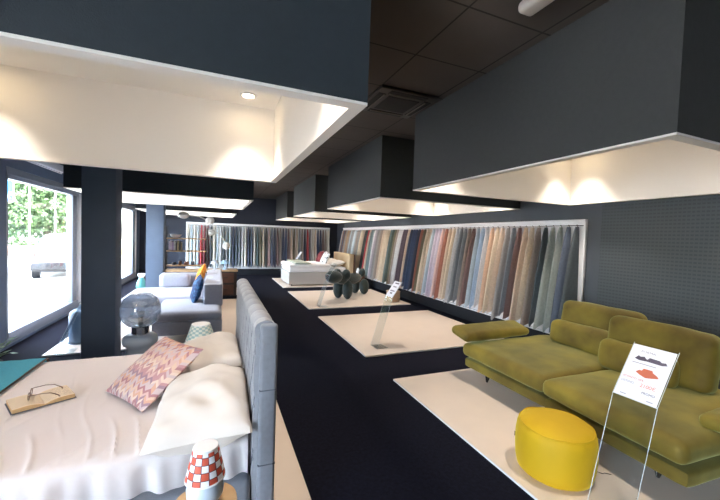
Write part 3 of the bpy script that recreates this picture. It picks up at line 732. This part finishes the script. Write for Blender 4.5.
# card print: local x across the card, local y up the card
def silhouette(pts, m, z=.0016):
    b = BM(); prism(b, pts, 'z', z-.0006, z+.0004); return b
o = obj('sofa_picture', silhouette([(-.075, .245), (-.06, .268), (-.05, .262), (-.03, .268), (-.02, .256), (-.012, .254), (-.005, .268), (.045, .266), (.055, .258), (.075, .262), (.085, .248), (.06, .240), (-.01, .242), (-.05, .238)], M_print1), M_print1, cd, smooth=0)
o = obj('sofa_picture', silhouette([(-.045, .165), (-.03, .18), (-.018, .18), (-.012, .195), (.03, .196), (.036, .184), (.06, .172), (.07, .16), (.04, .15), (.01, .142), (-.02, .152)], M_print2), M_print2, cd, smooth=0)
text('FORMA', .022, M_print4, cd, (-.02, .29, .0016), align='CENTER', name='heading')
text('SCONTO 50%', .017, M_print2, cd, (-.095, .117, .0016), name='discount_line')
text('LISTINO', .018, M_print4, cd, (-.095, .088, .0016), name='list_price')
text('2100€', .030, M_print3, cd, (.0, .084, .0016), name='price', scale=(.95, 1, 1))
text('PROMO', .018, M_print1, cd, (.02, .048, .0016), name='note')
for x, y, w in ((-.06, .014, .03), (.07, .014, .03), (-.02, .218, .12)):
    obj('small_print', bx(x-w/2, y, .0014, x+w/2, y+.004, .0018), M_print4, cd, smooth=0)
def simple_print(c):
    for y, m, w in ((.22, M_print1, .1), (.16, M_print4, .09), (.09, M_print4, .12), (.05, M_print1, .06)):
        obj('print_block', bx(-w/2, y, .0014, w/2, y+.02, .0018), m, c, smooth=0)
st, cd = price_stand((2.12, 4.5, PL), RZ, .20, .76, .27, .30, .625, 'clear price stand with white card alone on the empty cream platform'); simple_print(cd)
price_stand((2.12, 7.5, PL), RZ, .22, .742, .3, .30, .55, 'clear price stand without a card, left of the dark puffy dog seat', printed=False)
st, cd = price_stand((2.45, 12.55, PL), RZ, .22, .742, .345, .30, .625, 'clear price stand with pale card behind the small far bed'); simple_print(cd)
price_stand((-1.86, 5.46, PL), RZ, .22, .742, .3, .40, .6, 'clear empty price stand by the window beside the blue grey vase', printed=False)

# ------------------------------------------------------------------ puffy dog seat
dg = thing('dog_seat', 'dark green upholstered seat shaped like a puffy dog', 'seat', (3.3, 8.6, PL), math.radians(42))
# local x points from the head (-) to the tail (+)
def lobes(name, L):
    bm = BM()
    for c, r, ry in L: ball(bm, c, r, 24, Matrix.Rotation(ry, 3, 'Y'))
    return obj(name, bm, M_dogfab, dg, smooth=80)
for s in (-1, 1): lobes('leg', [((-.42, s*.135, .245), (.135, .135, .245), 0)])
for s in (-1, 1): lobes('leg', [((.56, s*.14, .215), (.135, .135, .215), 0)])
lobes('body', [((.07, 0, .47), (.5, .16, .15), 0)])
lobes('neck', [((-.50, 0, .54), (.2, .17, .16), -.15)])
lobes('head', [((-.9, 0, .60), (.31, .17, .16), .10)])
for s in (-1, 1): lobes('ear', [((-.50, s*.13, .63), (.12, .11, .14), -.3)])
lobes('tail', [((.68, 0, .58), (.10, .09, .13), .5)])
tb = thing('cube_stool', 'small beige cube stool behind the lone price stand card', 'stool', (4.12, 7.72, PL), .2)
obj('body', soft_box(.26, .26, .24, .03, .01), mat('beige_leather', (206, 178, 150), .6), tb); obj('seat_top', soft_box(.265, .265, .04, .02, .008), mat('beige_leather', (206, 178, 150)), tb, (0, 0, .235))

# ------------------------------------------------------------------ small far bed
b2 = thing('small_bed', 'pale grey bed with beige headboard on the far platform', 'bed', (3.03, 11.48, PL))
obj('bed_base', soft_box(1.92, 1.5, .39, .03, cuts=10), mat('light_grey_fabric', (190, 184, 178), .85, bump=.2), b2, (0, 0, .03))
for sx in (-.85, .85):
    for sy in (-.65, .65): obj('leg', lathe(BM(), [(0, 0), (.025, 0), (.03, .04), (0, .04)], 12, (sx, sy, 0)), M_black, b2)
obj('mattress', soft_box(1.88, 1.44, .18, .06, .01, cuts=10), M_sheet, b2, (-.01, 0, .41))
hb2 = obj('headboard', bx(.965, -.88, .02, 1.13, .78, 1.02, bev=.02), mat('tan_fabric', (198, 172, 138), .8), b2)
obj('headboard_shell', bx(1.131, -.88, .02, 1.16, .78, 1.0, bev=.008), M_brown, b2)
d_ = obj('duvet', soft_box(1.35, 1.56, .09, .04, .02, .012, 3, 20), M_sheet, None, (2.74, 11.48, PL+.575)); tag(d_, 'white duvet spread on the small far bed', 'duvet')
d2 = obj('bed_throw', soft_box(.5, 1.6, .03, .014, .004, .004, 5, 12), mat('pale_green_throw', (176, 184, 168), .9), None, (2.5, 11.48, PL+.69)); tag(d2, 'pale green throw across the small far bed', 'throw')
for (x, y, z, m, lab) in ((3.72, 11.12, .70, M_pillow, 'white pillow on the near side of the small far bed'), (3.72, 11.86, .70, M_pillow, 'white pillow on the far side of the small far bed')):
    q = obj('pillow', cushion(.46, .66, .2, x+y, .05, 16, .006), m); put(q, (x, y, z), (1, 0, .25), (-.25, 0, 1)); tag(q, lab, 'pillow', 'white pillows on the small far bed')
q = obj('scatter_cushion', cushion(.44, .44, .16, 1, .05, 16), mat('wine_cushion', (120, 50, 56), .85)); put(q, (3.38, 11.95, .86), (.3, .1, 1), (-1, 0, .4)); tag(q, 'wine red cushion leaning on the pillows of the far bed', 'cushion')
t = NT('leaf_print', .85)
M_leafp = t.color(t.mix(t.op('GREATER_THAN', t.noise(13, 2), .60), (232, 230, 232), (70, 74, 84)))
q = obj('scatter_cushion', cushion(.46, .46, .17, 2, .05, 16), M_leafp); put(q, (3.36, 11.25, .85), (.3, -.2, 1), (-1, -.1, .45)); tag(q, 'white cushion with dark leaf print on the far bed', 'cushion')
ns = thing('small_nightstand', 'low dark brown nightstand beside the beige headboard', 'nightstand', (4.2, 10.25, 0))
obj('body', bx(-.15, -.15, .05, .15, .15, .42, bev=.01), M_brown, ns); obj('drawer', bx(-.155, -.13, .2, -.148, .13, .38, bev=.003), M_brownd, ns)
for sx in (-.12, .12):
    for sy in (-.12, .12): obj('leg', bx(sx-.015, sy-.015, 0, sx+.015, sy+.015, .05), M_brownd, ns)
cn = thing('candle_vase', 'slim white vase on the low brown nightstand by the far bed', 'vase', (4.16, 10.22, .42))
obj('body', lathe(BM(), [(0, 0), (.05, 0), (.055, .05), (.05, .12), (.035, .17), (.038, .2), (.03, .2), (.03, .18), (0, .16)], 20), M_white, cn)

# ------------------------------------------------------------------ grey corner sofa
gs = thing('corner_sofa', 'pale grey corner sofa with low block backrest, behind the near pillar', 'sofa', (-.5, 7.0, PL))
gx0, gy0 = -.5, 7.0
M_gs = mat('sofa_grey', (156, 158, 170), .85, var=.05, vscale=30, bump=.2, bscale=220, sheen=.35)
def gpart(name, x0, y0, x1, y1, z0, z1, r=.06, seed=0, crown=.01): return obj(name, soft_box(x1-x0, y1-y0, z1-z0, r, crown, .004, seed, 18), M_gs, gs, ((x0+x1)/2-gx0, (y0+y1)/2-gy0, z0-PL))
gpart('base', -.84, 5.58, .09, 6.75, .09, .30, .03); gpart('base', -1.5, 6.76, .09, 8.5, .09, .30, .03)
gpart('seat_cushion', -.85, 5.55, .08, 6.75, .295, .425, .06, 1, .02); gpart('seat_cushion', -1.5, 6.76, -.2, 8.12, .295, .44, .06, 2, .02)
gpart('backrest', -.19, 6.05, .1, 8.5, .40, .77, .03, 4, .004)
gpart('backrest', -1.1, 8.16, -.2, 8.5, .40, .70, .05, 5, .01)
gpart('back_cushion', -1.05, 7.95, -.5, 8.15, .44, .72, .08, 6)
for sx, sy in ((-.78, 5.64), (.03, 5.64), (-1.4, 8.4), (.03, 8.4), (-1.4, 6.85)):
    l_ = BM(); box(l_, sx-.02-gx0, sy-.02-gy0, 0, sx+.02-gx0, sy+.02-gy0, .075); obj('leg', l_, M_chrome, gs)
t = NT('blue_pattern', .85)
M_bluep = t.color(t.mix(t.op('GREATER_THAN', t.noise(22, 2), .55), (22, 52, 92), (46, 92, 132)))
q = obj('scatter_cushion', cushion(.46, .46, .15, 9, .05, 18), M_bluep); put(q, (-.30, 6.42, .64), (0, 1, 0), (-1, -.1, .28)); tag(q, 'dark blue patterned cushion leaning on the grey corner sofa', 'cushion')
t = NT('orange_pattern', .85)
M_orp = t.color(t.mix(t.op('GREATER_THAN', t.noise(17, 2), .58), (236, 140, 40), (244, 196, 100)))
q = obj('scatter_cushion', cushion(.40, .40, .14, 12, .05, 18), M_orp); put(q, (-.30, 7.6, .72), (.05, 1, .5), (-1, .1, .3)); tag(q, 'orange patterned cushion standing against the grey sofa backrest', 'cushion')

# ------------------------------------------------------------------ glass mushroom lamp, vase, plant
gm = thing('glass_lamp', 'large lamp with clear glass globe on a blue grey ceramic base', 'lamp', (-.79, 4.56, 0))
obj('ceramic_base', lathe(BM(), [(0, 0), (.12, 0), (.15, .02), (.165, .08), (.15, .16), (.14, .22), (.13, .265), (.135, .285), (.168, .31), (.178, .35), (.17, .39), (.14, .415), (.10, .42), (0, .42)], 40), mat('pale_blue_ceramic', (186, 202, 220), .35), gm)
obj('metal_collar', lathe(BM(), [(0, .42), (.088, .42), (.088, .505), (.075, .515), (0, .515)], 32), M_chrome, gm)
obj('bulb_holder', lathe(BM(), [(0, .515), (.024, .515), (.024, .6), (.012, .62), (0, .62)], 16), M_darkmetal, gm)
gp = [(.08, .508), (.13, .525), (.178, .575), (.205, .655), (.20, .745), (.165, .825), (.10, .875), (0, .89)]
gp2 = [(max(0, r-.004), z-.004 if r < .05 else z) for r, z in gp[::-1]]
obj('glass_globe', lathe(BM(), gp+gp2[0:-1]+[(.076, .512), (.08, .508)], 44), M_globe, gm, smooth=80)
obj('bulb', ball(BM(), (0, 0, .65), .038, 16), M_ceramw, gm)
vs = thing('floor_vase', 'rounded blue grey cylinder vase on the cream platform by the window', 'vase', (-1.71, 5.9, PL))
obj('body', lathe(BM(), [(0, 0), (.14, 0), (.155, .02), (.16, .2), (.158, .36), (.145, .42), (.11, .45), (.06, .455), (.055, .44), (.0, .43)], 36), M_ceram, vs)
obj('foot_ring', lathe(BM(), [(.13, -.0), (.165, .0), (.165, .012), (.13, .012)], 36), mat('vase_foot', (96, 120, 146), .4), vs)
pt = thing('potted_plant', 'leafy green plant in a dark pot on the floor below the shop window', 'plant', (-2.12, 4.55, 0))
obj('pot', lathe(BM(), [(0, 0), (.1, 0), (.13, .2), (.135, .22), (.12, .22), (.115, .19), (0, .19)], 24), M_dark, pt)
st_ = BM(); lf = BM()
for k in range(46):
    a = random.uniform(0, 2*PI); rr = random.uniform(.03, .2); h = random.uniform(.24, .44)
    tip = Vector((rr*math.cos(a), rr*math.sin(a), h)); tube(st_, [(0, 0, .19), tip*.5+Vector((0, 0, .12)), tip], .003, 4)
    d = Vector((math.cos(a+random.uniform(-1, 1)), math.sin(a), random.uniform(-.3, .5))).normalized(); s_ = d.cross(Vector((0, 0, 1))).normalized()
    Lf, W = random.uniform(.06, .1), random.uniform(.02, .032)
    v = [lf.verts.new(tip+p) for p in (Vector(), d*Lf*.4+s_*W, d*Lf, d*Lf*.4-s_*W)]; lf.faces.new(v)
obj('stems', st_, M_leaf, pt); o = obj('leaves', lf, M_leaf, pt)

# ------------------------------------------------------------------ far left: sideboard, bookshelf, lamps
sd = thing('sideboard', 'dark wood sideboard with brown drawers behind the grey corner sofa', 'sideboard', (-.28, 9.2, 0))
obj('body', bx(-.8, -.2, .06, .74, .2, .66, bev=.01), M_brownd, sd); obj('top', bx(-.82, -.22, .66, .76, .22, .70, bev=.006), M_wood, sd)
for x in (-.56, -.08, .46):
    for z in (.1, .39):
        d = obj('drawer', bx(x-.21, -.215, z, x+.21, -.2, z+.24, bev=.004), M_brown, sd); obj('handle', bx(x-.06, -.232, z+.12, x+.06, -.2145, z+.135, bev=.003), M_darkmetal, d)
for sx in (-.76, .70):
    for sy in (-.16, .16): obj('leg', bx(sx-.02, sy-.02, 0, sx+.02, sy+.02, .06), M_black, sd)
bs = thing('bookshelf', 'open wooden bookshelf beside the far pillar', 'bookshelf', (-.68, 9.68, 0))
for sx in (-.47, .45):
    for sy in (-.14, .14): obj('post', bx(sx-.014, sy-.014, 0, sx+.014, sy+.014, 1.72), M_dark, bs)
for z in (.30, .74, 1.10, 1.41): obj('shelf', bx(-.46, -.15, z, .44, .15, z+.025, bev=.003), M_wood, bs)
bwl = obj('bowl', lathe(BM(), [(0, 0), (.05, 0), (.1, .03), (.135, .085), (.128, .085), (.095, .035), (0, .012)], 28, (-.95, 9.66, 1.436)), M_white); tag(bwl, 'white bowl on the top shelf of the wooden bookshelf', 'bowl')
random.seed(3)
xb = -1.09
for k, (w, h, c, n) in enumerate(((.03, .22, (214, 200, 214), 'pale lilac'), (.035, .24, (228, 214, 220), 'pale pink'), (.03, .21, (186, 160, 190), 'mauve'), (.04, .23, (232, 232, 232), 'white'), (.03, .2, (70, 66, 60), 'black'), (.03, .24, (176, 164, 120), 'khaki'), (.035, .22, (58, 60, 58), 'charcoal'), (.03, .2, (150, 140, 110), 'olive'))):
    b_ = BM(); box(b_, -w/2, -.075, 0, w/2, .075, h, .003)
    o = obj('book', b_, mat('book_'+n.replace(' ', '_'), c, .6), None, (xb+w/2, 9.64, 1.126)); xb += w+.004
    tag(o, '%s book standing in the row on the bookshelf, %s from the pillar' % (n, ordinal(k+1)), 'book', 'books on the wooden bookshelf')
for k, (x, r, h, c, n) in enumerate(((-.98, .05, .07, (60, 60, 66), 'dark'), (-.84, .04, .1, (120, 84, 66), 'brown'), (-.70, .06, .08, (196, 150, 130), 'terracotta'), (-.56, .045, .09, (84, 88, 96), 'grey'))):
    o = obj('pot', lathe(BM(), [(0, 0), (r*.7, 0), (r, h*.5), (r*.8, h), (r*.65, h), (r*.7, h*.6), (0, h*.3)], 20, (x, 9.66, .766)), mat('pot_'+n, c, .5)); tag(o, 'small %s pot on the lower shelf of the bookshelf' % n, 'pot', 'small pots on the bookshelf')
for x, n in ((-.04, 'white'), (.18, 'pale blue')):
    l_ = thing('mushroom_lamp', 'small %s mushroom lamp on the dark sideboard' % n, 'table lamp', (x, 9.16, .70), 0, 'mushroom lamps on the sideboard'); mm = mat('mushroom_'+n.replace(' ', '_'), (226, 230, 236) if n == 'white' else (176, 206, 230), .4)
    obj('base', lathe(BM(), [(0, 0), (.06, 0), (.055, .012), (.018, .03), (.016, .15), (0, .15)], 20), mm, l_); obj('shade', lathe(BM(), [(.1, .14), (.085, .19), (.045, .225), (0, .232), (0, .222), (.08, .18), (.094, .14), (.1, .14)], 24), mm, l_)
M_opal = mat('opal_globe', (240, 236, 230), .35); M_brass = mat('white_arm', (226, 222, 216), .4)
fl = thing('floor_lamp', 'slender floor lamp with curved arms and white globe shades', 'floor lamp', (.05, 9.60, 0))
def P9(x, z, y=9.6): return (x-.05, y-9.6, z)
obj('foot', lathe(BM(), [(0, 0), (.15, 0), (.15, .015), (.02, .03), (0, .03)], 28, (0, 0, 0)), M_brass, fl)
p_ = BM(); tube(p_, [(0, 0, .02), (0, 0, 1.2), (-.03, 0, 1.7), P9(-.14, 1.82)], .010, 8); obj('pole', p_, M_brass, fl)
for a, b, c in (((-.16, 1.86), (-.40, 2.0), (-.76, 2.01)), ((-.13, 1.66), (.10, 1.56), (.21, 1.33))):
    q_ = BM(); tube(q_, [P9(*a), P9(*[(a[i]+2*b[i]+c[i])/4+(.02 if i else 0) for i in (0, 1)]), P9(*c)], .014, 8); obj('arm', q_, M_brass, fl)
for c, r in (((-.78, 2.0), (.13, .13, .085)), ((-.18, 1.9), (.10, .10, .10)), ((-.15, 1.60), (.10, .10, .085)), ((.215, 1.27), (.095, .095, .10))):
    obj('lamp_shade', ball(BM(), P9(*c), r, 20), M_opal, fl)
tl = thing('teal_vase', 'teal bottle vase with white neck on the far platform by the second window', 'vase', (-1.88, 10.9, PL))
obj('body', lathe(BM(), [(0, 0), (.1, 0), (.13, .05), (.11, .16), (.07, .26), (.055, .3), (0, .3)], 24), mat('teal_glaze', (86, 160, 160), .3), tl); obj('neck', lathe(BM(), [(0, .3), (.055, .3), (.09, .36), (.09, .4), (.075, .4), (.05, .33), (0, .32)], 24), M_white, tl)

# ------------------------------------------------------------------ outside
struct('ground', bx(-70, -20, -.3, WX-.17, 70, -.13), M_asph)
struct('sidewalk', bx(-5.2, -10, -.13, WX-.17, 24, -.06), mat('paving', (176, 172, 166), .9, var=.06, vscale=4))
gw = obj('garden_wall', bx(-20, -.18, 0, 12, .18, .55, bev=.01), M_brick, None, (-13, 26, -.13), (0, 0, math.radians(12))); tag(gw, 'low brick garden wall across the car park under the trees', 'wall')
hg = BM()
def leaf_cloud(bm, c, r, n, size, seed):
    rnd = random.Random(seed)
    for _ in range(n):
        while True:
            p = Vector((rnd.uniform(-1, 1), rnd.uniform(-1, 1), rnd.uniform(-1, 1)))
            if p.length < 1: break
        p = p.normalized()*(p.length**.45)
        q = Vector(c)+Vector((p.x*r[0], p.y*r[1], p.z*r[2]))*(.8+.4*nz(p, 2.5, seed))
        a = Vector((rnd.gauss(0, 1), rnd.gauss(0, 1), rnd.gauss(0, 1))).normalized(); b = a.cross(Vector((rnd.gauss(0, 1), rnd.gauss(0, 1), 1))).normalized(); s = size*rnd.uniform(.6, 1.3)
        bm.faces.new([bm.verts.new(q+v) for v in (a*s, b*s*.55, -a*s, -b*s*.55)])
def tree(loc, h, r, seed, label):
    t_ = thing('leafy_tree', label, 'tree', loc, 0, 'trees across the car park')
    tr = BM(); tube(tr, [(0, 0, 0), (.1, 0, h*.3), (0, .1, h*.6), (0, 0, h*.8)], [.22, .18, .14, .06], 10)
    for k in range(5): a = k*1.26+seed; tube(tr, [(0, 0, h*.4), (math.cos(a)*r*.3, math.sin(a)*r*.3, h*.6), (math.cos(a)*r*.6, math.sin(a)*r*.6, h*.75)], [.1, .07, .03], 6)
    obj('trunk', tr, M_trunk, t_)
    cr_ = BM(); leaf_cloud(cr_, (0, 0, h*.5), (r, r, h*.46), 9000, .15, seed)
    for k in range(4): a = k*1.6+seed; leaf_cloud(cr_, (math.cos(a)*r*.6, math.sin(a)*r*.6, h*.36), (r*.6, r*.6, h*.3), 2600, .15, seed+k+1)
    obj('crown', cr_, M_tree, t_)
tree((-11.3, 31.5, -.13), 9.0, 3.7, 1, 'broad leafy tree outside behind the white car and the pale lamp posts')
tree((-19.6, 32.5, -.13), 9.0, 3.5, 2, 'tall leafy tree outside beyond the near edge of the shop window')
tree((-27.5, 31.5, -.13), 8.2, 3.4, 3, 'leafy tree outside at the far end of the row, past the blue crossing sign')
tree((-3.2, 34, -.13), 9.5, 3.4, 4, 'leafy tree outside, largely hidden by the window frame')
hb_ = BM(); leaf_cloud(hb_, (0, 0, .5), (5.5, .5, .6), 2600, .12, 9); hg_ = obj('hedge', hb_, M_tree, None, (-14, 27.4, -.13), (0, 0, math.radians(12))); tag(hg_, 'low green hedge behind the brick garden wall', 'hedge')
for x, y, n in ((-7.45, 21.7, 'nearer the window jamb'), (-8.75, 22.5, 'nearer the blue sign')):
    l_ = thing('street_lamp', 'slender pale lamp post outside, '+n, 'lamp post', (x, y, -.13), 0, 'pale lamp posts outside')
    p_ = BM(); tube(p_, [(0, 0, 0), (0, 0, 5.5)], [.028, .022], 8); obj('pole', p_, M_white, l_); obj('lantern', lathe(BM(), [(0, 5.45), (.14, 5.5), (.16, 5.8), (.05, 5.95), (0, 5.95)], 14), M_white, l_)
M_sblue = mat('sign_blue', (20, 140, 214), .4)
sg = thing('crossing_sign', 'square blue road sign with white triangle outside the window', 'road sign', (-8.05, 18.6, -.13), math.radians(-22))
p_ = BM(); tube(p_, [(-.0, .04, 0), (0, .04, 3.6)], .03, 8); obj('post', p_, M_alu, sg)
obj('plate', bx(-.42, -.01, 2.70, .42, .01, 3.56, bev=.004), M_sblue, sg)
b_ = BM(); prism(b_, [(-.3, 2.82), (.3, 2.82), (0, 3.36)], 'y', -.014, -.009); obj('triangle', b_, M_white, sg)
b_ = BM(); tube(b_, [(-.42, -.008, 2.70), (.42, -.008, 2.70), (.42, -.008, 3.56), (-.42, -.008, 3.56), (-.42, -.008, 2.70)], .014, 5); obj('border', b_, M_white, sg)
# parked car seen from behind
car = thing('car', 'white hatchback parked outside the shop window, seen from behind', 'car', (-5.2, 16.3, -.13), math.radians(16))
M_carp = mat('car_paint', (240, 240, 242), .25, coat=.6); M_carg = mat('car_glass', (56, 76, 92), .1, spec=.5); M_tyre = mat('tyre', (30, 30, 32), .8)
def loft(bm, secs):
    """sections: (y, halfwidth_bottom, halfwidth_top, z0, z1)"""
    R_ = []
    for y, wb, wt, z0, z1 in secs:
        ring = []
        for k in range(24):
            a = 2*PI*k/24; cx = math.copysign(abs(math.cos(a))**.4, math.cos(a)); sz_ = math.copysign(abs(math.sin(a))**.4, math.sin(a))
            f = (sz_+1)/2; ring.append(bm.verts.new((cx*(wb*(1-f)+wt*f), y, z0+(z1-z0)*f)))
        R_.append(ring)
    for a, b in zip(R_, R_[1:]):
        for k in range(24): bm.faces.new((a[k], a[(k+1) % 24], b[(k+1) % 24], b[k]))
    bm.faces.new(R_[0][::-1]); bm.faces.new(R_[-1]); return bm
obj('body', loft(BM(), [(-1.98, .72, .72, .42, .86), (-1.9, .84, .80, .34, .96), (-1.4, .88, .84, .25, 1.0), (.9, .88, .84, .22, .98), (1.6, .86, .78, .24, .86), (1.98, .72, .66, .34, .72)]), M_carp, car)
obj('cabin', loft(BM(), [(-1.86, .76, .72, .92, 1.0), (-1.55, .78, .60, .92, 1.42), (-1.0, .79, .60, .92, 1.5), (.0, .79, .60, .92, 1.48), (.95, .76, .66, .92, 1.0)]), M_carp, car)
b_ = BM(); quad_sheet(b_, (-.64, -1.93, 1.02), (.64, -1.93, 1.02), (.54, -1.66, 1.40), (-.54, -1.66, 1.40), -.03); obj('rear_window', b_, M_carg, car)
for s in (-1, 1):
    b_ = BM(); quad_sheet(b_, (s*.80, -1.3, 1.02), (s*.80, .6, 1.02), (s*.645, .1, 1.38), (s*.645, -1.15, 1.38), .02*s); obj('side_window', b_, M_carg, car)
    obj('tail_light', soft_box(.16, .08, .16, .03, cuts=4), mat('tail_light_red', (200, 60, 56), .3), car, (s*.74, -1.92, .74))
    for y in (-1.25, 1.25):
        w_ = BM(); lathe(w_, [(.16, -.1), (.3, -.1), (.32, -.07), (.32, .07), (.3, .1), (.16, .1), (.16, -.1)], 28); w_.transform(Matrix.Rotation(PI/2, 4, 'Y')); o = obj('wheel', w_, M_tyre, car, (s*.78, y, .32))
        r_ = BM(); lathe(r_, [(0, -.08), (.17, -.08), (.17, .08), (0, .08)], 20); r_.transform(Matrix.Rotation(PI/2, 4, 'Y')); obj('rim', r_, M_alu, o)
obj('bumper', loft(BM(), [(-2.06, .74, .74, .28, .56), (-2.0, .88, .86, .26, .58), (-1.8, .9, .885, .26, .56)]), mat('bumper_grey', (22, 23, 28), .6), car)
obj('number_plate', bx(-.26, -2.0, .64, .26, -1.965, .75, bev=.004), M_white, car)
